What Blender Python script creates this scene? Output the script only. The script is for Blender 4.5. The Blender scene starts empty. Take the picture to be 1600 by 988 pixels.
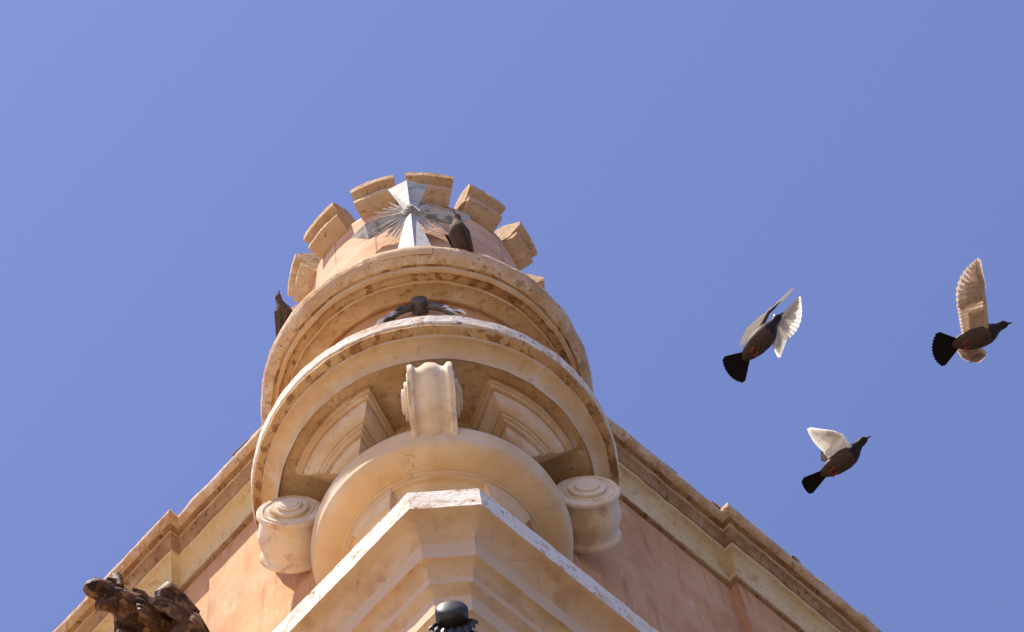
import bpy, bmesh, math, random
from mathutils import Vector, Matrix, noise
random.seed(7)
R = math.radians
PI = math.pi
sc = bpy.context.scene
COL = sc.collection

# ------------------------------------------------------------ camera, sky, sun, exposure
Z0 = 1.6                                        # eye height: all heights below are measured from the lens
RV = Vector((0.99418, 0.08000, -0.07146)); UV_ = Vector((0.10100, -0.92240, 0.37280)); FV = Vector((0.03620, 0.37780, 0.92520))
FV.normalize(); UV_ = (UV_ - FV * UV_.dot(FV)).normalized(); RV = FV.cross(UV_).normalized()
cd = bpy.data.cameras.new('camera'); cam = bpy.data.objects.new('camera', cd); COL.objects.link(cam)
cd.sensor_width = 36; cd.lens = 90; cd.clip_start = 0.05; cd.clip_end = 5000
cam.matrix_world = Matrix(((RV.x, UV_.x, -FV.x, 0), (RV.y, UV_.y, -FV.y, -6.0486), (RV.z, UV_.z, -FV.z, Z0), (0, 0, 0, 1)))
sc.camera = cam

SUN_EL, SUN_AZ = R(65.0), R(-50.0)              # azimuth from -Y towards +X
sdir = Vector((math.sin(SUN_AZ) * math.cos(SUN_EL), -math.cos(SUN_AZ) * math.cos(SUN_EL), math.sin(SUN_EL)))
sl = bpy.data.lights.new('sun', 'SUN'); sl.energy = 5.0; sl.angle = R(0.53); sl.color = (1.0, 0.91, 0.77)
so = bpy.data.objects.new('sun', sl); COL.objects.link(so)
so.rotation_euler = sdir.to_track_quat('Z', 'Y').to_euler(); so.location = (-30, -30, 60)

w = bpy.data.worlds.new('World'); sc.world = w; w.use_nodes = True
nt = w.node_tree; bg = nt.nodes['Background']
sky = nt.nodes.new('ShaderNodeTexSky'); sky.sky_type = 'NISHITA'; sky.sun_disc = False
sky.sun_elevation = SUN_EL; sky.sun_rotation = math.atan2(sdir.x, sdir.y)
sky.air_density = 1.0; sky.dust_density = 0.35; sky.ozone_density = 1.4; sky.altitude = 50
tint = nt.nodes.new('ShaderNodeMix'); tint.data_type = 'RGBA'; tint.blend_type = 'MULTIPLY'
tint.inputs[0].default_value = 1.0; tint.inputs[7].default_value = (1.06, 0.91, 1.13, 1)
nt.links.new(sky.outputs[0], tint.inputs[6]); nt.links.new(tint.outputs[2], bg.inputs[0])
bg.inputs[1].default_value = 0.104
sc.view_settings.view_transform = 'Standard'; sc.view_settings.look = 'None'
sc.view_settings.exposure = 0.78; sc.view_settings.gamma = 1.0
sc.view_settings.use_curve_mapping = False

# ------------------------------------------------------------ materials
def newmat(name, rough=0.85, metal=0.0, spec=0.3):
    m = bpy.data.materials.new(name); m.use_nodes = True
    b = m.node_tree.nodes['Principled BSDF']
    b.inputs['Roughness'].default_value = rough; b.inputs['Metallic'].default_value = metal
    b.inputs['Specular IOR Level'].default_value = spec
    return m, m.node_tree, b
def N(nt, kind, **kw):
    n = nt.nodes.new(kind)
    for k, v in kw.items(): setattr(n, k, v)
    return n
def noisemask(nt, vec, scale, lo, hi, detail=8, rough=0.6, dist=0.0, stretch=None):
    if stretch:
        mp = N(nt, 'ShaderNodeMapping'); mp.inputs['Scale'].default_value = stretch
        nt.links.new(vec, mp.inputs['Vector']); vec = mp.outputs[0]
    n = N(nt, 'ShaderNodeTexNoise'); n.inputs['Scale'].default_value = scale
    n.inputs['Detail'].default_value = detail; n.inputs['Roughness'].default_value = rough
    n.inputs['Distortion'].default_value = dist
    nt.links.new(vec, n.inputs['Vector'])
    r = N(nt, 'ShaderNodeMapRange'); r.clamp = True
    r.inputs['From Min'].default_value = lo; r.inputs['From Max'].default_value = hi
    nt.links.new(n.outputs['Fac'], r.inputs['Value'])
    return r.outputs[0], n.outputs['Fac']
def mixc(nt, fac, a, b, amt=1.0):
    m = N(nt, 'ShaderNodeMix', data_type='RGBA')
    if amt != 1.0:
        mu = N(nt, 'ShaderNodeMath', operation='MULTIPLY'); mu.inputs[1].default_value = amt
        nt.links.new(fac, mu.inputs[0]); fac = mu.outputs[0]
    nt.links.new(fac, m.inputs[0])
    for i, c in ((6, a), (7, b)):
        if isinstance(c, tuple): m.inputs[i].default_value = (*c, 1)
        else: nt.links.new(c, m.inputs[i])
    return m.outputs[2]
def plaster(name, base, layers, bump=0.4, bscale=30, rough=0.9, joints=None, bigbump=0.0, rand=False, cracks=(2.2, 0.008)):
    """base colour + layers of (colour, scale, lo, hi, amount, stretch)"""
    m, nt, b = newmat(name, rough, spec=0.15)
    tc = N(nt, 'ShaderNodeTexCoord'); vec = tc.outputs['Object']
    if rand:
        oi = N(nt, 'ShaderNodeObjectInfo'); ad = N(nt, 'ShaderNodeVectorMath', operation='ADD'); sc_ = N(nt, 'ShaderNodeMath', operation='MULTIPLY')
        sc_.inputs[1].default_value = 17.0; nt.links.new(oi.outputs['Random'], sc_.inputs[0])
        nt.links.new(vec, ad.inputs[0]); nt.links.new(sc_.outputs[0], ad.inputs[1]); vec = ad.outputs[0]
    col = base; h = None; chip = None
    for L in layers:
        c, s, lo, hi, amt = L[:5]; st = L[5] if len(L) > 5 else None
        k, raw = noisemask(nt, vec, s, lo, hi, stretch=st, dist=0.4 if s < 12 else 0)
        col = mixc(nt, k, col, c, amt)
        if s >= 14 and hi - lo < 0.08: chip = k          # sharp-edged flakes also sink into the surface
    if joints:
        uv = tc.outputs['UV']; br = N(nt, 'ShaderNodeTexBrick')
        br.inputs['Scale'].default_value = 1; br.inputs['Brick Width'].default_value = joints[0]; br.inputs['Row Height'].default_value = joints[1]
        br.inputs['Mortar Size'].default_value = joints[2]; br.inputs['Mortar Smooth'].default_value = 0.3
        nt.links.new(uv, br.inputs['Vector'])
        col = mixc(nt, br.outputs['Fac'], col, joints[3], 0.6)
    crk = None
    if cracks:
        wn = N(nt, 'ShaderNodeTexNoise'); wn.inputs['Scale'].default_value = 6; wn.inputs['Detail'].default_value = 5; nt.links.new(vec, wn.inputs['Vector'])
        vm = N(nt, 'ShaderNodeVectorMath', operation='MULTIPLY_ADD'); vm.inputs[1].default_value = (0.35, 0.35, 0.35); nt.links.new(wn.outputs['Color'], vm.inputs[0]); nt.links.new(vec, vm.inputs[2])
        vo = N(nt, 'ShaderNodeTexVoronoi', feature='DISTANCE_TO_EDGE'); vo.inputs['Scale'].default_value = cracks[0]; nt.links.new(vm.outputs[0], vo.inputs['Vector'])
        mr = N(nt, 'ShaderNodeMapRange'); mr.clamp = True; mr.inputs['From Min'].default_value = 0.0; mr.inputs['From Max'].default_value = cracks[1]; mr.inputs['To Min'].default_value = 1; mr.inputs['To Max'].default_value = 0
        nt.links.new(vo.outputs['Distance'], mr.inputs['Value'])
        mk, _ = noisemask(nt, vec, 3.1, 0.57, 0.63); mm = N(nt, 'ShaderNodeMath', operation='MULTIPLY'); nt.links.new(mr.outputs[0], mm.inputs[0]); nt.links.new(mk, mm.inputs[1])
        crk = mm.outputs[0]; col = mixc(nt, crk, col, (0.20, 0.12, 0.07), 0.55)
    if isinstance(col, tuple): b.inputs['Base Color'].default_value = (*col, 1)
    else: nt.links.new(col, b.inputs['Base Color'])
    n1 = N(nt, 'ShaderNodeTexNoise'); n1.inputs['Scale'].default_value = bscale; n1.inputs['Detail'].default_value = 10; n1.inputs['Roughness'].default_value = 0.65
    nt.links.new(vec, n1.inputs['Vector'])
    hgt = n1.outputs['Fac']
    if bigbump:
        n2 = N(nt, 'ShaderNodeTexNoise'); n2.inputs['Scale'].default_value = bscale * 0.2; n2.inputs['Detail'].default_value = 3
        nt.links.new(vec, n2.inputs['Vector'])
        a = N(nt, 'ShaderNodeMath', operation='MULTIPLY_ADD'); a.inputs[1].default_value = bigbump
        nt.links.new(n2.outputs['Fac'], a.inputs[0]); nt.links.new(hgt, a.inputs[2]); hgt = a.outputs[0]
    if crk is not None:
        a = N(nt, 'ShaderNodeMath', operation='MULTIPLY_ADD'); a.inputs[1].default_value = -0.6
        nt.links.new(crk, a.inputs[0]); nt.links.new(hgt, a.inputs[2]); hgt = a.outputs[0]
    if chip is not None:
        a = N(nt, 'ShaderNodeMath', operation='MULTIPLY_ADD'); a.inputs[1].default_value = -0.35
        nt.links.new(chip, a.inputs[0]); nt.links.new(hgt, a.inputs[2]); hgt = a.outputs[0]
    if joints:
        a = N(nt, 'ShaderNodeMath', operation='MULTIPLY_ADD'); a.inputs[1].default_value = -0.8
        nt.links.new(br.outputs['Fac'], a.inputs[0]); nt.links.new(hgt, a.inputs[2]); hgt = a.outputs[0]
    bp = N(nt, 'ShaderNodeBump'); bp.inputs['Strength'].default_value = bump; bp.inputs['Distance'].default_value = 0.012
    nt.links.new(hgt, bp.inputs['Height']); nt.links.new(bp.outputs[0], b.inputs['Normal'])
    return m

CREAM = (0.66, 0.49, 0.31); OCHRE = (0.47, 0.27, 0.12); RUST = (0.40, 0.18, 0.07); SOOT = (0.09, 0.055, 0.035); CHALK = (0.80, 0.74, 0.67)
M = {}
M['cream'] = plaster('cream limewash', CREAM, [((0.54, 0.34, 0.17), 2.2, 0.40, 0.64, 0.7), ((0.76, 0.68, 0.58), 5, 0.5, 0.68, 0.6), ((0.42, 0.24, 0.11), 13, 0.60, 0.68, 0.5), (SOOT, 42, 0.66, 0.72, 0.45)], bump=0.4, bscale=26, bigbump=1.0)
M['cream_dirty'] = plaster('stained cream limewash', (0.67, 0.49, 0.30), [(OCHRE, 3.0, 0.42, 0.60, 0.6), (CHALK, 9, 0.56, 0.66, 0.5), (RUST, 14, 0.56, 0.62, 0.5), (SOOT, 44, 0.62, 0.68, 0.45)], bump=0.8, bscale=34, bigbump=1.2)
M['ochre'] = plaster('ochre stained soffit', (0.60, 0.41, 0.22), [(RUST, 2.5, 0.44, 0.62, 0.6), (CREAM, 7, 0.54, 0.64, 0.5), ((0.24, 0.10, 0.04), 15, 0.53, 0.60, 0.75), (SOOT, 50, 0.60, 0.68, 0.5)], bump=1.0, bscale=38, bigbump=1.4)
M['peeling'] = plaster('peeling white paint', CHALK, [((0.68, 0.55, 0.42), 3.5, 0.48, 0.60, 0.8), ((0.56, 0.40, 0.26), 13, 0.57, 0.60, 0.8), ((0.45, 0.30, 0.18), 30, 0.60, 0.63, 0.6), ((0.14, 0.08, 0.05), 24, 0.64, 0.66, 0.85)], bump=0.6, bscale=40, bigbump=0.6)
M['rim'] = plaster('weathered rim stone', (0.64, 0.46, 0.30), [(CHALK, 8, 0.5, 0.62, 0.6), (OCHRE, 4, 0.46, 0.60, 0.6), ((0.33, 0.16, 0.07), 17, 0.56, 0.62, 0.5), (CHALK, 26, 0.62, 0.66, 0.5), (SOOT, 46, 0.62, 0.68, 0.5)], bump=1.0, bscale=36, bigbump=1.2)
M['stone'] = plaster('rough sandstone', (0.56, 0.40, 0.26), [(OCHRE, 3.5, 0.46, 0.62, 0.5), ((0.66, 0.55, 0.43), 7, 0.55, 0.68, 0.6), (SOOT, 40, 0.62, 0.68, 0.6), ((0.30, 0.17, 0.09), 18, 0.58, 0.66, 0.5)], bump=1.0, bscale=32, bigbump=1.6, rand=True)
M['ball'] = plaster('smooth cream plaster', (0.68, 0.52, 0.34), [((0.56, 0.36, 0.18), 2.2, 0.42, 0.62, 0.6), ((0.76, 0.66, 0.54), 4, 0.5, 0.7, 0.6), ((0.46, 0.29, 0.15), 7, 0.58, 0.72, 0.45, (1, 1, 0.35)), (SOOT, 30, 0.70, 0.73, 0.4), (SOOT, 60, 0.70, 0.75, 0.45)], bump=0.18, bscale=22, bigbump=1.0, rough=0.7)
M['scroll'] = plaster('chalky plaster scroll', (0.76, 0.66, 0.54), [((0.60, 0.42, 0.24), 4, 0.46, 0.60, 0.75), ((0.40, 0.22, 0.12), 9, 0.56, 0.68, 0.6), (SOOT, 50, 0.66, 0.72, 0.5)], bump=0.35, bscale=28, bigbump=1.2, rand=True, cracks=None)
M['capital'] = plaster('tan painted plaster', (0.60, 0.41, 0.24), [((0.66, 0.49, 0.32), 3, 0.45, 0.6, 0.7), ((0.42, 0.23, 0.11), 4, 0.50, 0.66, 0.6), ((0.36, 0.19, 0.09), 13, 0.60, 0.68, 0.5), (SOOT, 60, 0.70, 0.75, 0.5)], bump=0.25, bscale=26, bigbump=1.0)
M['capital_light'] = plaster('lightened plaster band', (0.62, 0.46, 0.31), [((0.60, 0.45, 0.30), 6, 0.52, 0.68, 0.5), (SOOT, 60, 0.72, 0.77, 0.3)], bump=0.2, bscale=26)  # paler copy of the capital plaster; paints light onto its upright bands
M['terracotta'] = plaster('terracotta limewash', (0.56, 0.30, 0.155), [((0.66, 0.42, 0.24), 2.4, 0.42, 0.62, 0.6), ((0.44, 0.20, 0.10), 3.0, 0.52, 0.72, 0.5, (1.5, 1.5, 0.6)), ((0.34, 0.16, 0.08), 5, 0.54, 0.68, 0.55, (3.0, 3.0, 0.4)), ((0.72, 0.56, 0.42), 7, 0.58, 0.68, 0.4, (2.5, 2.5, 0.6)), (SOOT, 26, 0.70, 0.73, 0.7)], bump=0.3, bscale=22, bigbump=1.5)
M['drum'] = plaster('terracotta rendered ashlar', (0.62, 0.38, 0.25), [((0.72, 0.50, 0.36), 3, 0.45, 0.62, 0.7), ((0.48, 0.26, 0.15), 6, 0.54, 0.70, 0.5), (SOOT, 45, 0.67, 0.71, 0.6)], bump=0.55, bscale=30, bigbump=1.2, joints=(0.62, 0.36, 0.006, (0.30, 0.16, 0.09)))
M['cove'] = plaster('yellowed cream cove', (0.64, 0.50, 0.28), [((0.72, 0.62, 0.44), 4, 0.46, 0.62, 0.6), (OCHRE, 7, 0.54, 0.68, 0.7), (SOOT, 46, 0.64, 0.70, 0.6)], bump=0.6, bscale=34, bigbump=1.2)
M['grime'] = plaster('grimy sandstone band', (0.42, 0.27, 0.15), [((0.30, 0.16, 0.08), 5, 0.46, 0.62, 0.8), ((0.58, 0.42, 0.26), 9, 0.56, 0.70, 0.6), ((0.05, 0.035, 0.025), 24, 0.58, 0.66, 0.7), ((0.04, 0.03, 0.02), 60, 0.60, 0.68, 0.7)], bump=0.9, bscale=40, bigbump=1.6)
M['tile'] = plaster('broken clay roof tile', (0.56, 0.42, 0.31), [((0.70, 0.62, 0.52), 6, 0.48, 0.62, 0.8), (SOOT, 20, 0.56, 0.66, 0.6)], bump=1.0, bscale=40, bigbump=1.0)
M['gargoyle'] = plaster('blackened brown stone', (0.085, 0.045, 0.028), [((0.24, 0.15, 0.09), 13, 0.50, 0.58, 0.75), ((0.015, 0.01, 0.008), 11, 0.52, 0.57, 0.85), ((0.42, 0.36, 0.30), 22, 0.64, 0.70, 0.6)], bump=0.9, bscale=34, bigbump=1.6, rough=0.55)
def metal(name, col, dark, rough, mt, lo=0.5, hi=0.62, bump=0.25):
    m, nt, b = newmat(name, rough, mt, 0.5 if mt > 0 else 0.2)
    tc = N(nt, 'ShaderNodeTexCoord'); k, raw = noisemask(nt, tc.outputs['Object'], 14, lo, hi, dist=0.6)
    c = mixc(nt, k, col, dark, 0.8); k2, _ = noisemask(nt, tc.outputs['Object'], 60, 0.62, 0.68)
    c = mixc(nt, k2, c, tuple(x * 0.4 for x in dark), 0.6)
    nt.links.new(c, b.inputs['Base Color'])
    bp = N(nt, 'ShaderNodeBump'); bp.inputs['Strength'].default_value = bump; bp.inputs['Distance'].default_value = 0.006
    nt.links.new(raw, bp.inputs['Height']); nt.links.new(bp.outputs[0], b.inputs['Normal'])
    return m
M['zinc'] = metal('weathered grey metal', (0.46, 0.455, 0.45), (0.27, 0.285, 0.26), 0.7, 0.0)
M['zinc_dark'] = metal('darkened grey metal', (0.10, 0.10, 0.10), (0.04, 0.04, 0.04), 0.5, 0.4)
M['zinc_mid'] = metal('streaked grey metal', (0.40, 0.39, 0.37), (0.10, 0.095, 0.09), 0.65, 0.0)
M['iron'] = metal('black painted iron', (0.02, 0.018, 0.017), (0.008, 0.007, 0.007), 0.4, 0.1, bump=0.1)
M['leadleaf'] = metal('chalky lead leaf', (0.62, 0.62, 0.63), (0.25, 0.24, 0.24), 0.6, 0.1)
def plain(name, col, rough=0.8, var=0.3, scale=40):
    m, nt, b = newmat(name, rough, spec=0.08)
    tc = N(nt, 'ShaderNodeTexCoord'); k, raw = noisemask(nt, tc.outputs['Object'], scale, 0.35, 0.7)
    c = mixc(nt, k, col, tuple(x * (1 - var) for x in col)); nt.links.new(c, b.inputs['Base Color'])
    return m
M['plume_dark'] = plain('slate plumage', (0.03, 0.024, 0.024), 0.5, 0.5, 50)
M['plume_breast'] = plain('brown grey breast plumage', (0.085, 0.06, 0.048), 0.7, 0.5, 60)
M['plume_brown'] = plain('brown plumage', (0.13, 0.09, 0.065), 0.8, 0.5, 60)
M['plume_grey'] = plain('grey wing covert plumage', (0.11, 0.08, 0.06), 0.7, 0.5, 70)
def feather(name, col, trans, var=0.3):
    m = plain(name, col, 0.7, var, 60); nt = m.node_tree; b = nt.nodes['Principled BSDF']; out = nt.nodes['Material Output']
    t = N(nt, 'ShaderNodeBsdfTranslucent'); nt.links.new(b.inputs['Base Color'].links[0].from_socket, t.inputs['Color']); mx = N(nt, 'ShaderNodeMixShader'); mx.inputs[0].default_value = trans
    nt.links.new(b.outputs[0], mx.inputs[1]); nt.links.new(t.outputs[0], mx.inputs[2]); nt.links.new(mx.outputs[0], out.inputs['Surface']); return m
M['plume_white'] = feather('white underwing plumage', (0.92, 0.90, 0.87), 0.62, 0.12)
M['plume_tan'] = feather('tan underwing plumage', (0.66, 0.54, 0.45), 0.55, 0.3)
M['tail'] = plain('black tail plumage', (0.014, 0.012, 0.012), 0.6, 0.4, 50)
M['beak'] = plain('dark beak', (0.05, 0.045, 0.04), 0.4)
M['foot'] = plain('red foot skin', (0.38, 0.06, 0.05), 0.5)
M['eye'] = plain('orange eye', (0.45, 0.12, 0.02), 0.2)
M['paving'] = plaster('pale limestone paving', (0.34, 0.26, 0.17), [((0.27, 0.205, 0.13), 0.4, 0.4, 0.7, 0.6), ((0.40, 0.32, 0.23), 2, 0.5, 0.7, 0.5)], bump=0.3, bscale=5)

M['asphalt'] = plaster('added dark asphalt', (0.06, 0.055, 0.05), [((0.09, 0.085, 0.08), 0.7, 0.4, 0.7, 0.6)], bump=0.3, bscale=60)  # dark surface of the added sheet, keeps bounce light off the right side

# ------------------------------------------------------------ helpers
def mesh_obj(name, verts, faces, mats, parent=None, fm=None, smooth=50, uvs=None, rough=0.0, rscale=14.0):
    """link verts/faces as ONE mesh object; mats = list of material keys, fm = material index per face"""
    if rough:
        vv = []
        for v in verts:
            v = Vector(v); n = Vector((noise.noise(v * rscale), noise.noise(v * rscale + Vector((31, 7, 3))), noise.noise(v * rscale + Vector((5, 47, 19)))))
            n2 = Vector((noise.noise(v * rscale * 3.3), noise.noise(v * rscale * 3.3 + Vector((3, 9, 1))), noise.noise(v * rscale * 3.3 + Vector((8, 2, 6)))))
            vv.append(v + n * rough + n2 * rough * 0.45)
        verts = vv
    me = bpy.data.meshes.new(name); me.from_pydata([tuple(v) for v in verts], [], faces); me.update()
    for k in mats: me.materials.append(M[k])
    if fm:
        me.polygons.foreach_set('material_index', fm)
    if uvs:
        ul = me.uv_layers.new(name='UVMap')
        for p in me.polygons:
            for li, uv in zip(p.loop_indices, uvs[p.index]): ul.data[li].uv = uv
    bm = bmesh.new(); bm.from_mesh(me); bmesh.ops.recalc_face_normals(bm, faces=bm.faces); bm.to_mesh(me); bm.free()
    if smooth:
        me.shade_smooth(); me.set_sharp_from_angle(angle=R(smooth))
    o = bpy.data.objects.new(name, me); COL.objects.link(o)
    if parent: o.parent = parent
    return o
def empty(name, loc=(0, 0, 0)):
    o = bpy.data.objects.new(name, None); COL.objects.link(o); o.location = loc; o.empty_display_size = 0.3; return o
def tag(o, label, cat, group=None):
    o['label'] = label; o['category'] = cat
    if group: o['group'] = group
    return o
def densify(prof, step):
    """prof = [(a, b, mat)], mat belongs to the segment that starts there"""
    out = []
    for i in range(len(prof) - 1):
        a, b = prof[i], prof[i + 1]; L = math.hypot(b[0] - a[0], b[1] - a[1]); n = max(1, int(L / step + 0.5))
        for k in range(n): out.append((a[0] + (b[0] - a[0]) * k / n, a[1] + (b[1] - a[1]) * k / n, a[2]))
    out.append(prof[-1]); return out
def arc(cx, cz, rx, rz, a0, a1, n, mat):
    return [(cx + rx * math.cos(R(a0 + (a1 - a0) * i / n)), cz + rz * math.sin(R(a0 + (a1 - a0) * i / n)), mat) for i in range(n + 1)]
def lathe(name, prof, parent, segs=300, a0=0, a1=360, step=0.02, rough=0.0, rscale=14.0, smooth=40, irregular=None):
    """turn a profile (radius, height above lens, material) round the turret axis; azimuth from the front, + to the right"""
    prof = densify(prof, step); full = (a1 - a0) >= 360
    keys = []
    for p in prof:
        if p[2] not in keys: keys.append(p[2])
    ns = segs if full else segs + 1; V = []; F = []; fm = []; uvs = []
    for i in range(ns):
        t = R(a0 + (a1 - a0) * i / segs)
        for (r, z, _) in prof:
            rr = r + (irregular(t, r, z) if irregular else 0)
            V.append((rr * math.sin(t), -rr * math.cos(t), z + Z0))
    n = len(prof)
    for i in range(segs):
        j = (i + 1) % ns
        for k in range(n - 1):
            F.append((i * n + k, j * n + k, j * n + k + 1, i * n + k + 1)); fm.append(keys.index(prof[k][2]))
            u0 = R(a0 + (a1 - a0) * i / segs) * 0.68; u1 = R(a0 + (a1 - a0) * (i + 1) / segs) * 0.68
            uvs.append(((u0, prof[k][1]), (u1, prof[k][1]), (u1, prof[k + 1][1]), (u0, prof[k + 1][1])))
    return mesh_obj(name, V, F, keys, parent, fm, smooth, uvs, rough, rscale)
def sweep_arc(name, poly, a0, a1, parent, mat, segs=16, rough=0.004, rscale=18, smooth=35, origin_az=None):
    """closed cross-section poly [(r,z)] swept along an arc with end caps (grid capped via centre fan)"""
    poly = [(p[0], p[1], 0) for p in poly]; poly = densify(poly + [poly[0]], 0.02)[:-1]
    n = len(poly); V = []; F = []
    for i in range(segs + 1):
        t = R(a0 + (a1 - a0) * i / segs)
        for (r, z, _) in poly: V.append((r * math.sin(t), -r * math.cos(t), z + Z0))
    for i in range(segs):
        for k in range(n):
            l = (k + 1) % n; F.append((i * n + k, (i + 1) * n + k, (i + 1) * n + l, i * n + l))
    F.append(tuple(range(n))[::-1]); F.append(tuple(segs * n + k for k in range(n)))
    return mesh_obj(name, V, F, [mat], parent, None, smooth, None, rough, rscale)
def sector_stack(name, r0, ri, a0, a1, rows, parent, rough=0.002):
    """stack of ever smaller annular sectors; rows = (inset, z, material), inset on outer arc and on both radial sides"""
    rows = densify(rows, 0.02); keys = []
    for p in rows:
        if p[2] not in keys: keys.append(p[2])
    na = 28; nr = 12; V = []; F = []; fm = []
    for (s, z, _) in rows:
        ro = r0 - s; loop = []
        for i in range(nr):                       # side at a0 from inner to outer
            r = ri + (ro - ri) * i / nr; t = R(a0) + s / r; loop.append((r, t))
        for i in range(na + 1):
            t0 = R(a0) + s / ro; t1 = R(a1) - s / ro; loop.append((ro, t0 + (t1 - t0) * i / na))
        for i in range(1, nr + 1):
            r = ro + (ri - ro) * i / nr; t = R(a1) - s / r; loop.append((r, t))
        for (r, t) in loop: V.append((r * math.sin(t), -r * math.cos(t), z + Z0))
        n = len(loop)
    for k in range(len(rows) - 1):
        for i in range(n - 1):
            F.append((k * n + i, k * n + i + 1, (k + 1) * n + i + 1, (k + 1) * n + i)); fm.append(keys.index(rows[k][2]))
        F.append((k * n + n - 1, k * n, (k + 1) * n, (k + 1) * n + n - 1)); fm.append(keys.index(rows[k][2]))
    F.append(tuple(range(n))); fm.append(0)
    F.append(tuple((len(rows) - 1) * n + i for i in range(n))); fm.append(0)
    return mesh_obj(name, V, F, keys, parent, fm, 35, None, rough, 12)
def sweep_plan(name, plan, prof, parent, step=0.02, rough=0.0, rscale=12, smooth=35, along=0.06, close_ends=True):
    """plan(offset) -> list of plan points; prof = [(offset, z, material)] ; mitred moulding"""
    prof = densify(prof, step); keys = []
    for p in prof:
        if p[2] not in keys: keys.append(p[2])
    base = plan(0.0); cnt = []
    for a, b in zip(base[:-1], base[1:]):
        cnt.append(max(1, int((Vector(a) - Vector(b)).length / along)))
    V = []; F = []; fm = []; n = None
    for (o, z, _) in prof:
        pts = plan(o); row = []
        for i, (a, b) in enumerate(zip(pts[:-1], pts[1:])):
            for k in range(cnt[i]):
                f = k / cnt[i]; row.append((a[0] + (b[0] - a[0]) * f, a[1] + (b[1] - a[1]) * f))
        row.append(pts[-1]); n = len(row)
        V += [(x, y, z + Z0) for x, y in row]
    for k in range(len(prof) - 1):
        for i in range(n - 1):
            F.append((k * n + i, k * n + i + 1, (k + 1) * n + i + 1, (k + 1) * n + i)); fm.append(keys.index(prof[k][2]))
    return mesh_obj(name, V, F, keys, parent, fm, smooth, None, rough, rscale)
def tube(V, F, pts, rad, n=8, cap=True):
    """append a tapered tube through pts with radii rad"""
    base = len(V); P = [Vector(p) for p in pts]; up = Vector((0.13, 0.21, 0.97))
    for i, p in enumerate(P):
        d = (P[min(i + 1, len(P) - 1)] - P[max(i - 1, 0)]).normalized()
        u = d.cross(up); u = u.normalized() if u.length > 1e-3 else d.orthogonal().normalized(); v = d.cross(u)
        for k in range(n):
            a = 2 * PI * k / n; V.append(p + (u * math.cos(a) + v * math.sin(a)) * rad[i])
    for i in range(len(P) - 1):
        for k in range(n):
            l = (k + 1) % n; F.append((base + i * n + k, base + i * n + l, base + (i + 1) * n + l, base + (i + 1) * n + k))
    if cap:
        F.append(tuple(base + k for k in range(n))[::-1]); F.append(tuple(base + (len(P) - 1) * n + k for k in range(n)))

# ------------------------------------------------------------ ground
g = mesh_obj('street', [(-1500, -1500, 0), (1500, -1500, 0), (1500, 1500, 0), (-1500, 1500, 0)], [(0, 1, 2, 3)], ['paving'], smooth=0)
g['kind'] = 'structure'
g.name = 'plaza'
# unseen asphalt sheet added to cut ground bounce on the right, kerb beside it
rd_ = mesh_obj('added_road', [(-0.3, -1500, 0.004), (1500, -1500, 0.004), (1500, 1500, 0.004), (-0.3, 1500, 0.004)], [(0, 1, 2, 3)], ['asphalt'], smooth=0); rd_['kind'] = 'structure'
kb = mesh_obj('kerb', [(x, y, z) for z in (-0.05, 0.13) for x, y in ((-0.45, -1400), (-0.3, -1400), (-0.3, -3.0), (-0.45, -3.0))], [(0, 1, 2, 3), (4, 5, 6, 7), (0, 1, 5, 4), (1, 2, 6, 5), (2, 3, 7, 6), (3, 0, 4, 7)], ['paving'], smooth=0); kb['kind'] = 'structure'

# ------------------------------------------------------------ the corner building
B = empty('corner_building')
B.rotation_euler = (0, 0, R(2.322))
tag(B, 'terracotta corner building with round battlemented stone turret and moulded cream cornices', 'building')
S2 = math.sqrt(0.5)
C = 0.385
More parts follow.
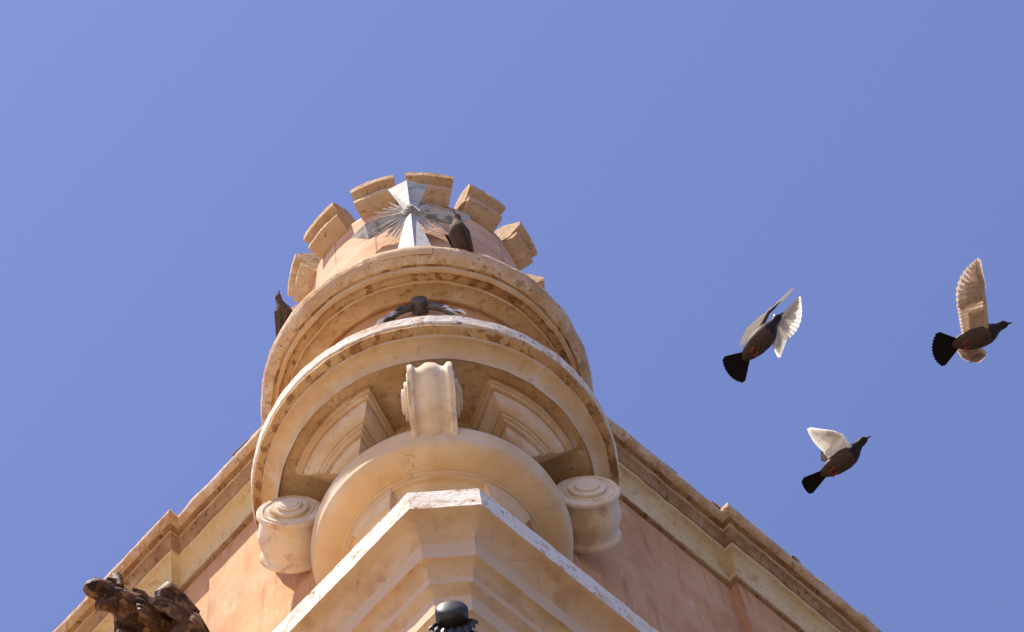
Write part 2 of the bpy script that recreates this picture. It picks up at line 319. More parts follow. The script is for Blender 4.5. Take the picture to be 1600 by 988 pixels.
# local frame: right wall runs along (1,1)/sqrt2 with outward normal (1,-1)/sqrt2, left wall mirrored
def P2(side, s, o):
    """side +1 right / -1 left, station s along the wall from the axis, offset o from the axis plane"""
    return (side * S2 * (s + o), S2 * (s - o))
ST = {1: 2.03, -1: 1.74}
PIL = 0.06
def side_plan(side, far=14.0, start=None):
    def plan(o):
        s0 = start if start is not None else -(C + o)      # mitre at the very corner
        pts = [P2(side, s0, C + o), P2(side, ST[side] - o, C + o), P2(side, ST[side] - o, C + PIL + o), P2(side, far, C + PIL + o)]
        return pts
    return plan
for side, lab in ((1, 'shaded wall, right of the turret'), (-1, 'sunlit wall, left of the turret')):
    wl = sweep_plan('wall', side_plan(side, start=-0.2), [(0, -Z0, 'terracotta'), (0, 13.62, 'terracotta')], B, step=0.5, along=0.3)
    wl['label'] = 'terracotta ' + lab
    cp = [(-0.01, 13.255, 'grime'), (0.022, 13.262, 'grime'), (0.026, 13.285, 'cove'), (0.03, 13.30, 'cove'), (0.05, 13.37, 'cove'), (0.085, 13.415, 'cove'), (0.115, 13.43, 'cove'),
          (0.118, 13.452, 'grime'), (0.128, 13.455, 'grime'), (0.15, 13.50, 'grime'), (0.165, 13.51, 'grime'), (0.168, 13.525, 'rim'), (0.175, 13.53, 'grime'), (0.178, 13.545, 'grime')]
    cp += arc(0.19, 13.60, 0.055, 0.055, -75, 80, 8, 'rim') + [(0.19, 13.665, 'rim'), (0.10, 13.69, 'tile'), (-0.5, 13.80, 'tile'), (-0.52, 13.80, 'tile')]
    co = sweep_plan('cornice', side_plan(side, start=-0.2), cp, B, step=0.02, rough=0.006, rscale=9, along=0.05)
    # roof: clay tile ends bedded in mortar along the eave, some broken away
    V = []; F = []; rnd = random.Random(5 + side)
    s = 0.7
    while s < 9.0:
        wdt = rnd.uniform(0.12, 0.30); gap = rnd.choice([0.0, 0.01, 0.03, 0.10])
        back = 0.7; fr = rnd.uniform(0.0, 0.05) + (PIL if s > ST[side] else 0); h = rnd.uniform(0.03, 0.07); z = 13.665
        nseg = 6; n0 = len(V)
        for q, oo in enumerate((C + 0.19 + fr, C + 0.17 + fr, C + 0.05, C - back)):
            zz = z - 0.01 + (0.0 if q < 2 else (0.05 if q == 2 else 0.22))
            for k in range(nseg + 1):
                a = PI * k / nseg; x, y = P2(side, s + wdt * 0.5 * (1 - math.cos(a)), oo + rnd.uniform(-.008, .008))
                V.append((x, y, zz + Z0 + (h * (0.7 if q == 0 else 1)) * math.sin(a) + rnd.uniform(-.004, .004)))
        m = nseg + 1
        for q in range(3):
            for k in range(nseg): F.append((n0 + q * m + k, n0 + q * m + k + 1, n0 + (q + 1) * m + k + 1, n0 + (q + 1) * m + k))
        F.append(tuple(n0 + k for k in range(m)))
        s += wdt + gap
    rf = mesh_obj('roof', V, F, ['tile'], B, smooth=30, rough=0.014, rscale=16)
    rf['label'] = 'broken clay tiles along the eave on the %s side' % ('right' if side > 0 else 'left')
# flat roof body behind the parapet so that the building is closed
a = [P2(-1, 13.9, C + .02), P2(-1, -C, C), P2(1, 13.9, C + .02), (0, 19.2)]
mesh_obj('roof_deck', [(x, y, 13.72 + Z0) for x, y in (P2(-1, 13.9, 0.1), (0, -0.1), P2(1, 13.9, 0.1), (0, 19.2))], [(0, 1, 2, 3)], ['tile'], B, smooth=0)

# corner pilaster and its stepped capital
def cap_plan(far_r=1.9, far_l=1.9):
    def plan(o):
        w_ = 0.168 + 0.35 * max(o, -0.3); d = 0.795 + o; wo = (d + w_) * S2           # half width of the chamfer, its distance, wing offset
        return [P2(-1, far_l, wo), (-w_, -d), (w_, -d), P2(1, far_r, wo)]
    return plan
pp = [(-0.60, 10.95, 'capital'), (-0.02, 10.815, 'peeling'), (0.0, 10.805, 'peeling'), (0.0, 10.632, 'capital'), (-0.006, 10.628, 'capital'), (-0.02, 10.622, 'capital'), (-0.06, 10.605, 'capital'), (-0.095, 10.57, 'capital'), (-0.115, 10.53, 'capital'), (-0.125, 10.508, 'capital_light'),
      (-0.128, 10.378, 'capital'), (-0.16, 10.36, 'capital'), (-0.193, 10.302, 'capital_light'), (-0.196, 10.252, 'capital'), (-0.238, 10.202, 'capital_light'), (-0.242, 10.067, 'capital'), (-0.265, 10.05, 'capital'), (-0.282, 10.0, 'capital'), (-0.285, -Z0, 'capital')]
sweep_plan('corner_pilaster', cap_plan(), pp[17:], B, step=2.0, along=0.3)
sweep_plan('capital', cap_plan(), pp[:18], B, step=0.02, rough=0.003, rscale=9, along=0.03)

# neck, lower moulded segments, cushion
lathe('neck', [(0.40, 10.80, 'ball'), (0.40, 11.38, 'ball'), (0.43, 11.50, 'ball'), (0.46, 11.56, 'ball'), (0.50, 11.60, 'ball')], B)
prof = [(0.48, 12.0, 'ball'), (0.50, 11.96, 'ball')] + arc(0.44, 11.755, 0.236, 0.18, 70, -18, 14, 'ball') + arc(0.515, 11.675, 0.15, 0.070, -12, -88, 8, 'ball') + \
       [(0.522, 11.60, 'ball'), (0.518, 11.590, 'capital_light'), (0.500, 11.585, 'ball'), (0.498, 11.575, 'ball'), (0.44, 11.59, 'ball'), (0.40, 11.59, 'ball')]
lathe('cushion_ring', prof, B, rough=0.0015, rscale=3)
for a0, a1 in ((-62, -27), (30, 64)):
    o = sector_stack('moulded_segment', 0.505, 0.33, a0 - 2.3, a1 - 2.3, [(0, 11.60, 'ball'), (0, 11.545, 'capital_light'), (0.006, 11.535, 'ball'), (0.018, 11.50, 'ball'), (0.022, 11.46, 'capital_light'), (0.035, 11.45, 'ball'), (0.06, 11.40, 'ball'), (0.065, 11.2, 'ball')], B)
    o['label'] = 'small curved moulding under the cushion, %s' % ('left' if a0 < 0 else 'right')
# core behind the brackets
lathe('bracket_core', [(0.46, 11.9, 'cream_dirty'), (0.50, 12.0, 'cream_dirty'), (0.50, 12.30, 'cream_dirty')], B)
# hanging stepped panels
rows = [(0, 12.30, 'cream_dirty'), (0, 12.215, 'cream'), (0.014, 12.215, 'cream'), (0.014, 12.19, 'cream'), (0.028, 12.19, 'cream'), (0.028, 12.194, 'cream'), (0.034, 12.194, 'cream'), (0.038, 12.165, 'cream'), (0.05, 12.13, 'cream'), (0.07, 12.105, 'cream'), (0.09, 12.095, 'cream'),
        (0.09, 12.098, 'cream'), (0.095, 12.098, 'cream'), (0.098, 12.075, 'cream'), (0.112, 12.072, 'cream'), (0.114, 12.05, 'cream'), (0.128, 12.05, 'cream'), (0.128, 12.053, 'cream'), (0.133, 12.053, 'cream'), (0.14, 12.02, 'cream'), (0.16, 11.995, 'cream'), (0.178, 11.985, 'cream'), (0.182, 11.955, 'cream'), (0.20, 11.95, 'cream'), (0.202, 11.80, 'cream')]
for a0, a1 in ((-68, -22), (25, 70)):
    o = sector_stack('stepped_panel', 0.785, 0.24, a0 - 2.3, a1 - 2.3, rows, B)
    o['label'] = 'curved stepped panel under the lower ring, %s of the front scroll' % ('left' if a0 < 0 else 'right')

# scroll brackets
def scroll_bracket(az, lab, hw=0.135, eye=0.0, front=False):
    """scroll with its axis along the tangent; ribbed outer face with edge fillets, hollows and a middle roll"""
    c, z, rx, rz = 0.778, 12.04, 0.168, 0.172
    if front: c, z = 0.750, 11.96
    e = hw
    cross = [(-e, -0.012), (-e, 0.0), (-e + 0.008, 0.006), (-e + 0.024, 0.006), (-e + 0.031, -0.002), (-e + 0.040, -0.012), (-e + 0.055, -0.014), (-e + 0.072, -0.006), (-0.03, 0.004), (-0.015, 0.008), (0.0, 0.009)]
    cross = cross + [(-x, y) for x, y in cross[:-1][::-1]]
    out = []
    if front:                                      # console: round head, then a long face running down into the cushion
        for i in range(30):
            t = R(170 - 178 * i / 29); out.append((c + rx * math.cos(t), z + 0.03 + rx * 1.1 * math.sin(t), math.cos(t), math.sin(t)))
        for i in range(1, 14): f_ = i / 13; out.append((c + rx * (0.99 - 0.15 * f_ - 1.75 * f_ ** 1.4), z + 0.004 - 0.30 * f_, 1 - .35 * f_, -0.25 * f_ - .1))
        for i in range(1, 8): f_ = i / 7; out.append((c - rx * .51 - 0.06 * f_, z - 0.29 + 0.04 * f_, 0, -0.2))
        for i in range(1, 8): f_ = i / 8; out.append((c - 0.146 - 0.02 * f_, z - 0.25 + 0.30 * f_, -0.2, 0))
    else:
        for i in range(64):
            t = 2 * PI * i / 64; out.append((c + rx * math.cos(t), z + rz * math.sin(t), math.cos(t), math.sin(t)))
    V = []; F = []; n = len(cross); ns = len(out)
    for (ox, oz, nx, nz) in out:
        for (tt, rr) in cross: V.append((tt, -(ox + rr * nx), oz + rr * nz + Z0))
    for i in range(ns):
        j = (i + 1) % ns
        for k in range(n - 1): F.append((i * n + k, i * n + k + 1, j * n + k + 1, j * n + k))
    F.append(tuple(i * n for i in range(ns))); F.append(tuple(i * n + n - 1 for i in range(ns))[::-1])
    ob = mesh_obj('scroll_bracket', V, F, ['scroll'], B, smooth=35, rough=0.003, rscale=10)
    # volutes on both cheeks: spiral fillet plus two stepped eyes
    for sgn in (-1, 1):
        V = []; F = []
        pts = []; rr = []
        for i in range(60):
            a = -PI / 2 + i / 59 * 2 * PI * 1.6; q = 0.97 - 0.36 * i / 59
            pts.append((sgn * (hw + 0.0), -(c + rx * 0.93 * q * math.cos(a)), z + rz * 0.93 * q * math.sin(a) + Z0)); rr.append(0.0055)
        tube(V, F, pts, rr, 6)
        for (q, t0, t1) in ((0.60, -0.01, 0.022), (0.40, 0.018, 0.036), (0.30, 0.030, 0.040)):
            b0 = len(V); m = 36
            for tt in (t0, t1 - 0.004, t1):
                for i in range(m):
                    a = 2 * PI * i / m; qq = q if tt < t1 else q - 0.03
                    V.append((sgn * (hw + tt), -(c + rx * qq * math.cos(a)), z + rz * qq * math.sin(a) + Z0))
            for l in range(2):
                for i in range(m): F.append((b0 + l * m + i, b0 + l * m + (i + 1) % m, b0 + (l + 1) * m + (i + 1) % m, b0 + (l + 1) * m + i))
            F.append(tuple(b0 + 2 * m + i for i in range(m)))
        v = mesh_obj('volute', V, F, ['scroll'], ob, smooth=35, rough=0.002, rscale=10)
    ob.rotation_euler = (0, 0, R(az)); ob['label'] = lab
    return ob
scroll_bracket(-0.6, 'chalky scroll bracket with ribbed face at the front of the turret', hw=0.116, front=True)
scroll_bracket(-90, 'scroll bracket on the sunlit left side of the turret', hw=0.142)
scroll_bracket(90, 'scroll bracket on the shaded right side of the turret', hw=0.142)

# lower ring
prA = [(0.30, 12.285, 'cream_dirty'), (0.84, 12.285, 'cream_dirty'), (0.846, 12.262, 'cream'), (0.852, 12.250, 'cream')] + \
      [(0.852 + 0.078 * (1 - math.cos(R(90 * i / 8))), 12.250 + 0.098 * math.sin(R(90 * i / 8)), 'cream') for i in range(1, 9)] + \
      [(0.936, 12.348, 'cream'), (0.938, 12.376, 'ochre'), (0.970, 12.384, 'ochre'), (0.983, 12.392, 'ochre'), (0.984, 12.418, 'peeling'), (0.990, 12.424, 'peeling'), (0.996, 12.50, 'peeling'), (0.985, 12.512, 'rim'), (0.66, 12.60, 'rim')]
lathe('lower_ring', prA, B, segs=420, step=0.012, rough=0.0035, rscale=9)
lathe('turret_shaft', [(0.69, 12.55, 'terracotta'), (0.69, 13.50, 'terracotta')], B, segs=160, step=0.05, rough=0.003, rscale=5)
lathe('shaft_core', [(0.34, 10.9, 'terracotta'), (0.34, 12.4, 'terracotta')], B, segs=60, step=0.3)
# upper ring
prB = [(0.68, 13.47, 'cream_dirty'), (0.715, 13.44, 'cream_dirty')] + \
      [(0.715 + 0.095 * (1 - math.cos(R(90 * i / 7))), 13.44 + 0.03 * math.sin(R(90 * i / 7)), 'cream_dirty') for i in range(1, 8)] + \
      [(0.812, 13.447, 'cream'), (0.822, 13.447, 'ochre'), (0.823, 13.475, 'ochre'), (0.866, 13.490, 'ochre'), (0.867, 13.470, 'cream'), (0.888, 13.470, 'cream'), (0.889, 13.512, 'ochre')] + \
      [(0.905, 13.510, 'rim'), (0.935, 13.530, 'rim'), (0.955, 13.560, 'rim'), (0.965, 13.60, 'rim'), (0.962, 13.635, 'rim'), (0.945, 13.65, 'rim'), (0.66, 13.70, 'rim')]
lathe('upper_ring', prB, B, segs=420, step=0.012, rough=0.005, rscale=9)
# crown drum with merlons
DR = lathe('crown_drum', [(0.675, 13.62, 'drum'), (0.68, 15.185, 'drum'), (0.67, 15.20, 'stone'), (0.50, 15.20, 'stone'), (0.49, 15.19, 'stone'), (0.49, 14.2, 'stone')], B, segs=240, step=0.04, rough=0.003, rscale=8)
mer = [(-15.5, 18.5, 0), (11.1, 19.5, .0), (39.0, 17.5, -.03), (66.5, 15.0, -.03), (94, 12, -.03), (-45.2, 19.8, 0), (-73.5, 17.5, 0), (-101, 19, 0)] + [(a, 19, 0) for a in (120, 148, 176, 204, 232)]
for az, wd, dz in mer:
    rn = random.Random(int(az * 10)); t = rn.uniform(-.014, .014)
    wd += 1.2; a0, a1 = az - wd / 2 - 2.3, az + wd / 2 - 2.3
    low = [(0.50, 15.16), (0.670, 15.135), (0.705, 15.14), (0.745, 15.162), (0.775, 15.183), (0.784, 15.192), (0.786, 15.228), (0.742, 15.236), (0.50, 15.236)]
    m = sweep_arc('merlon', [(r, z + dz + t) for r, z in low], a0, a1, B, 'stone', rough=0.0045, rscale=13)
    top = [(0.50, 15.233), (0.742, 15.233), (0.752, 15.262), (0.80, 15.288), (0.822, 15.298), (0.826, 15.345), (0.812, 15.365), (0.70, 15.475), (0.66, 15.485), (0.62, 15.475), (0.50, 15.36)]
    sweep_arc('coping', [(r, z + dz + t) for r, z in top], a0 + rn.uniform(-.6, .4), a1 + rn.uniform(-.4, .6), m, 'stone', rough=0.0045, rscale=13)
# darker repair patch on the lip of the upper ring
pt = sweep_arc('repair_patch', [(0.950, 13.545), (0.9615, 13.556), (0.9705, 13.585), (0.9725, 13.602), (0.9705, 13.622), (0.945, 13.625)], -14.5, 4.5, B, 'capital', segs=30, rough=0.0025, rscale=14)
pt['label'] = 'smooth darker mortar patch on the upper ring below the cross'
# ------------------------------------------------------------ metal cross on the crown
X = empty('metal_cross', (0.015, -0.80, 14.64 + Z0))
tag(X, 'grey metal cross with flared arms and fan of rays on the turret crown', 'cross')
def cross_arm(tip, side, w0, w1, point, ridge=0.045):
    """ridged flared arm from the hub to tip; side = half-width direction; point = length of the pointed end"""
    tip = Vector(tip); d = tip.normalized(); L = tip.length; s = Vector(side).normalized(); nrm = Vector((0, -1, 0)); nrm = (nrm - d * nrm.dot(d)).normalized()
    V = []; F = []
    st = [(0.05, w0, ridge * 0.6), (L - point, w1, ridge)]
    for (q, hw_, rd) in st:
        p = d * q; V += [p + s * hw_, p + nrm * rd, p - s * hw_, p - nrm * 0.012 - s * hw_ * 0.9, p - nrm * 0.012 + s * hw_ * 0.9]
    for k in range(5): l = (k + 1) % 5; F.append((k, l, 5 + l, 5 + k))
    F.append((4, 3, 2, 1, 0))
    if point > 0.02:
        b = len(V); V += [tip - nrm * 0.0]
        for k in range(5): l = (k + 1) % 5; F.append((5 + k, 5 + l, b))
    else: F.append((5, 6, 7, 8, 9))
    return V, F
arms = [((-0.005, -0.02, 0.44), (1, 0, 0), 0.032, 0.124, 0.0, 'zinc', 'broad upper arm'), ((0.0, -0.02, -0.96), (1, 0, 0), 0.032, 0.140, 0.0, 'zinc', 'long flared lower arm'),
        ((-0.375, 0.10, -0.03), (0, 0, 1), 0.030, 0.132, 0.11, 'zinc_mid', 'left arm with pointed end'), ((0.385, 0.055, -0.02), (0, 0, 1), 0.030, 0.132, 0.12, 'zinc_mid', 'dark right arm with pointed end')]
for tip, side, w0, w1, pt, mt, lab in arms:
    V, F = cross_arm(tip, side, w0, w1, pt, 0.05)
    o = mesh_obj('cross_arm', V, F, [mt], X, smooth=0); o['label'] = lab
rn = random.Random(3)
for quad, (q0, q1, base) in enumerate(((18, 66, 0.27), (112, 164, 0.30), (196, 246, 0.34), (296, 346, 0.30))):
    for k in range(8):
        a = R(q0 + (q1 - q0) * k / 7 + rn.uniform(-1.5, 1.5)); L = base * (1.0 if k % 2 else 0.82) + rn.uniform(-.03, .03)
        V = []; F = []
        p0 = Vector((0.05 * math.cos(a), -0.005, 0.05 * math.sin(a))); p1 = Vector((L * 0.80 * math.cos(a), 0.0 + 0.04 * abs(math.cos(a)), L * math.sin(a) * 1.1))
        tube(V, F, [p0, p0.lerp(p1, .5), p1], [0.0055, 0.0065, 0.004], 5)
        mesh_obj('ray', V, F, ['zinc' if rn.random() < .35 else 'zinc_mid'], X, smooth=60)
V = []; F = []
for (r, y0, y1) in ((0.056, 0.02, -0.020), (0.044, -0.018, -0.034), (0.033, -0.032, -0.046), (0.020, -0.044, -0.060)):
    b = len(V); m = 24
    for y in (y0, y1):
        for i in range(m): V.append((r * math.cos(2 * PI * i / m), y, r * math.sin(2 * PI * i / m)))
    for i in range(m): F.append((b + i, b + (i + 1) % m, b + m + (i + 1) % m, b + m + i))
    F.append(tuple(b + m + i for i in range(m))); F.append(tuple(b + i for i in range(m)))
mesh_obj('hub', V, F, ['zinc_mid'], X, smooth=40)
for pz in (0, -0.6):
    V = []; F = []; tube(V, F, [(0, 0.0, pz), (0, 0.13, pz)], [0.018, 0.018], 8); mesh_obj('mounting_pin', V, F, ['iron'], X, smooth=40)

# ------------------------------------------------------------ leafy garland between the rings
def leaf(V, F, base, tip, width, nrm, curl=0.3, n=8, thick=0.004):
    base = Vector(base); tip = Vector(tip); d = tip - base; L = d.length; d.normalize(); nrm = Vector(nrm); nrm = (nrm - d * nrm.dot(d)).normalized(); s = d.cross(nrm)
    b = len(V)
    for i in range(n + 1):
        t = i / n; w_ = width * math.sin(PI * min(1, 0.12 + t * 0.88)) ** 0.7 * (1 + 0.18 * math.sin(t * 22)); w_ = max(w_, 0.001)
        c = base + d * L * t + nrm * curl * L * math.sin(PI * t) * 0.5
        V += [c + s * w_ - nrm * w_ * 0.4, c + nrm * thick * 1.5, c - s * w_ - nrm * w_ * 0.4, c - nrm * thick * 2]
    for i in range(n):
        for k in range(4): l = (k + 1) % 4; F.append((b + i * 4 + k, b + i * 4 + l, b + i * 4 + 4 + l, b + i * 4 + 4 + k))
    F.append((b, b + 1, b + 2, b + 3)); F.append((b + n * 4 + 3, b + n * 4 + 2, b + n * 4 + 1, b + n * 4))
def boss(name, loc, r, y0, y1, parent, mat, dome=0.0):
    V = []; F = []; m = 32; rings = [(r * .96, y0), (r, y0 + 0.004), (r, y1 + r * 0.1), (r * 0.95, y1 + r * 0.03)] + [(r * 0.95 * math.cos(R(a)), y1 + r * .03 - dome * math.sin(R(a))) for a in (20, 40, 60, 80)]
    for (q, y) in rings:
        for i in range(m): V.append((loc[0] + q * math.cos(2 * PI * i / m), y, loc[2] + q * math.sin(2 * PI * i / m)))
    for l in range(len(rings) - 1):
        for i in range(m): F.append((l * m + i, l * m + (i + 1) % m, (l + 1) * m + (i + 1) % m, (l + 1) * m + i))
    F.append(tuple((len(rings) - 1) * m + i for i in range(m)))
    return mesh_obj(name, V, F, [mat], parent, smooth=35)
G = empty('metal_garland', (0.01, -0.69, 13.28 + Z0))
tag(G, 'dark metal boss with drooping leaf garland between the two stone rings', 'garland')
boss('boss', (0, 0, 0.03), 0.046, 0.0, -0.085, G, 'zinc_dark', 0.004)
rn = random.Random(11)
for sgn in (-1, 1):
    V = []; F = []; pts = [(sgn * 0.03, -0.035, 0.02), (sgn * 0.07, -0.045, -0.005), (sgn * 0.12, -0.045, -0.04), (sgn * 0.16, -0.035, -0.09), (sgn * 0.21, -0.015, -0.16)]
    tube(V, F, pts, [0.016, 0.024, 0.022, 0.018, 0.008], 8)
    for k in range(9):
        t = k / 8 * 3.4; i = int(t); p = Vector(pts[i]).lerp(Vector(pts[i + 1]), t - i)
        leaf(V, F, p, p + Vector((sgn * rn.uniform(.02, .05), rn.uniform(-.03, .0), rn.uniform(-.06, .01))), 0.014, (0, -1, 0.2))
    mesh_obj('leaf_swag', V, F, ['zinc_dark'], G, smooth=50, rough=0.003, rscale=40)
    V = []; F = []
    for k in range(4):
        p = Vector((sgn * (0.12 + 0.02 * k), -0.05, -0.05 - 0.025 * k)); leaf(V, F, p, p + Vector((sgn * rn.uniform(.05, .08), rn.uniform(-.01, .03), rn.uniform(-.09, -.04))), 0.017, (0, -1, 0.6))
    mesh_obj('pale_leaf', V, F, ['leadleaf'], G, smooth=50)

# ------------------------------------------------------------ black boss on the corner below the capital
K = empty('iron_boss', (0.012, -0.53, 9.76 + Z0))
tag(K, 'black domed iron boss with leaf trim below the corner capital', 'ornament')
boss('boss', (0, 0, 0.03), 0.072, 0.03, -0.19, K, 'iron', 0.02)
boss('collar', (0, 0, 0.03), 0.082, 0.04, -0.09, K, 'iron', 0.0)
V = []; F = []
for k in range(16):
    a = R(190 + k * 160 / 15); p = Vector((0.06 * math.cos(a), -0.07 - 0.05 * (k % 2), 0.03 + 0.06 * math.sin(a)))
    leaf(V, F, p, p + Vector((0.05 * math.cos(a), -0.02, 0.06 * math.sin(a) - .04)), 0.026, (0, -1, 0.1), 0.4)
for sgn in (-1, 1):
    for k in range(5):
        p = Vector((sgn * (0.05 + k * 0.012), -0.09, -0.02 - k * 0.05)); leaf(V, F, p, p + Vector((sgn * 0.05, -0.02, -0.09)), 0.026, (0, -1, 0.3), 0.4)
mesh_obj('leaf_trim', V, F, ['iron'], K, smooth=50, rough=0.004, rscale=40)

# ------------------------------------------------------------ gargoyle on the left wall
nL = Vector((-0.67788, -0.73517, 0)); dL = Vector((-0.73517, 0.67788, 0)); UPZ = Vector((0, 0, 1))
GG = empty('stone_gargoyle', (-1.43, 0.70, 12.28 + Z0))
GG.matrix_world = Matrix.Translation((-1.43, 0.70, 12.28 + Z0)) @ Matrix(((nL.x, dL.x, 0, 0), (nL.y, dL.y, 0, 0), (0, 0, 1, 0), (0, 0, 0, 1))) @ Matrix.Scale(1, 4)
tag(GG, 'dark brown winged stone gargoyle jutting from the sunlit wall under the cornice', 'gargoyle')
# local: x outwards, y along the wall away from the turret, z up
def skin(name, pts, edges, radii, mat, parent, sub=2, rough=0.0, rscale=20, root=0):
    me = bpy.data.meshes.new(name + '_frame'); me.from_pydata(pts, edges, []); o = bpy.data.objects.new('tmp', me); COL.objects.link(o)
    md = o.modifiers.new('s', 'SKIN'); me.skin_vertices[0]
    for i, r in enumerate(radii):
        me.skin_vertices[0].data[i].radius = (r, r) if not isinstance(r, tuple) else r
        me.skin_vertices[0].data[i].use_root = (i == root)
    sb = o.modifiers.new('u', 'SUBSURF'); sb.levels = sub; sb.render_levels = sub
    dg = bpy.context.evaluated_depsgraph_get(); ev = o.evaluated_get(dg); m2 = ev.to_mesh()
    V = [v.co.copy() for v in m2.vertices]; F = [tuple(p.vertices) for p in m2.polygons]; ev.to_mesh_clear()
    bpy.data.objects.remove(o); bpy.data.meshes.remove(me)
    return V, F
def join(parts):
    V = []; F = []; fm = []
    for i, (v, f, k) in enumerate(parts):
        b = len(V); V += [Vector(x) for x in v]; F += [tuple(b + q for q in ff) for ff in f]; fm += [k] * len(f)
    return V, F, fm
pts = [(0.0, 0, 0.10), (0.14, 0, 0.03), (0.28, 0.0, -0.02), (0.38, 0.0, -0.03), (0.45, 0.01, -0.02), (0.51, 0.02, -0.005), (0.58, 0.03, -0.005),
       (0.06, -0.11, -0.06), (0.13, -0.15, -0.20), (0.10, -0.14, -0.30),
       (0.27, 0.08, -0.10), (0.34, 0.10, -0.17), (0.40, 0.10, -0.17)]
ed = [(0, 1), (1, 2), (2, 3), (3, 4), (4, 5), (5, 6), (1, 7), (7, 8), (8, 9), (2, 10), (10, 11), (11, 12)]
rd = [0.14, 0.15, 0.135, 0.105, 0.082, 0.072, 0.05, 0.10, 0.10, 0.07, 0.06, 0.052, 0.05]
v1 = skin('body', pts, ed, rd, 'gargoyle', GG, 3)
parts = [(v1[0], v1[1], 0)]
# lower jaw, brow, ear
v = skin('jaw', [(0.46, 0.02, -0.05), (0.53, 0.03, -0.12), (0.575, 0.035, -0.175)], [(0, 1), (1, 2)], [0.05, 0.038, 0.028], None, None, 2); parts.append((v[0], v[1], 0))
v = skin('snout', [(0.48, 0.02, 0.0), (0.57, 0.03, 0.005), (0.63, 0.04, -0.03), (0.635, 0.04, -0.08)], [(0, 1), (1, 2), (2, 3)], [0.074, 0.068, 0.058, 0.034], None, None, 2); parts.append((v[0], v[1], 0))
for sy in (-1, 1):                               # brow ridges, nostril bumps, a carved collar of locks behind the jaw
    v = []; f = []; tube(v, f, [(0.47, sy * .05 + .02, 0.055), (0.52, sy * .055 + .025, 0.068), (0.575, sy * .045 + .03, 0.055)], [0.012, 0.022, 0.012], 8); parts.append((v, f, 0))
    v = []; f = []; tube(v, f, [(0.60, sy * .028 + .035, 0.03), (0.635, sy * .028 + .04, 0.015)], [0.018, 0.012], 8); parts.append((v, f, 0))
    for k in range(5):
        v = []; f = []; z_ = 0.04 - 0.05 * k; tube(v, f, [(0.43 - .01 * k, sy * (.075 + .004 * k) + .01, z_), (0.38, sy * (.10) + .01, z_ - .02), (0.31, sy * .105 + .01, z_ - .05)], [0.012, 0.02, 0.006], 7); parts.append((v, f, 0))
V, F, fm = join(parts)
gb = mesh_obj('body', V, F, ['gargoyle'], GG, fm, 60, None, 0.005, 26)
for sy in (-1, 1):
    V = []; F = []
    tube(V, F, [(0.50, sy * 0.04 + .02, 0.03), (0.515, sy * 0.045 + .02, 0.10), (0.525, sy * 0.045 + .02, 0.14)], [0.036, 0.034, 0.028], 10)
    mesh_obj('ear', V, F, ['gargoyle'], GG, smooth=50, rough=0.003)
    # folded wing: fan of overlapping feather blades swept back to the wall
    V = []; F = []
    for k in range(6):
        a = Vector((0.27 + 0.012 * k, sy * (0.10 + 0.006 * k), 0.17 - 0.05 * k)); b = Vector((-0.03 + 0.005 * k, sy * (0.14 + 0.01 * k), -0.03 - 0.055 * k))
        leaf(V, F, a, b, 0.040, (0.1, sy, 0.15), 0.20, 12, 0.016)
    tube(V, F, [(0.22, sy * 0.08, -0.02), (0.27, sy * 0.12, 0.09), (0.25, sy * 0.125, 0.17), (0.17, sy * 0.13, 0.175), (0.06, sy * .14, 0.10)], [0.05, 0.05, 0.048, 0.04, 0.03], 10)
    mesh_obj('wing', V, F, ['gargoyle'], GG, smooth=55, rough=0.006, rscale=20)

# ------------------------------------------------------------ pigeons
def spindle(prof, n=18):
    """body of revolution along +X with squashed section: prof = (x, z, ry, rz)"""
    V = []; F = []
    for (x, z, ry, rz) in prof:
        for k in range(n):
            a = 2 * PI * k / n; V.append(Vector((x, ry * math.cos(a), z + rz * math.sin(a))))
    for i in range(len(prof) - 1):
        for k in range(n): l = (k + 1) % n; F.append((i * n + k, i * n + l, (i + 1) * n + l, (i + 1) * n + k))
    F.append(tuple(range(n))[::-1]); F.append(tuple((len(prof) - 1) * n + k for k in range(n)))
    return V, F
def blade(V, F, base, tip, side, w0, w1, nrm, n=9, th=0.0012, bend=0.0):
    """one feather: narrow strip with rounded tip"""
    base = Vector(base); tip = Vector(tip); d = tip - base; s = Vector(side); s = (s - d.normalized() * s.dot(d.normalized())).normalized(); nr = Vector(nrm).normalized(); b = len(V)
    for i in range(n + 1):
        t = i / n; w_ = (w0 + (w1 - w0) * t) * (1 if t < 0.86 else math.sqrt(max(0.03, 1 - ((t - 0.86) / 0.14) ** 2)))
        c = base + d * t + nr * bend * t * t
        V += [c + s * w_, c + nr * th, c - s * w_]
    for i in range(n):
        for k in range(2): F.append((b + 3 * i + k, b + 3 * i + k + 1, b + 3 * i + 4 + k, b + 3 * i + 3 + k))
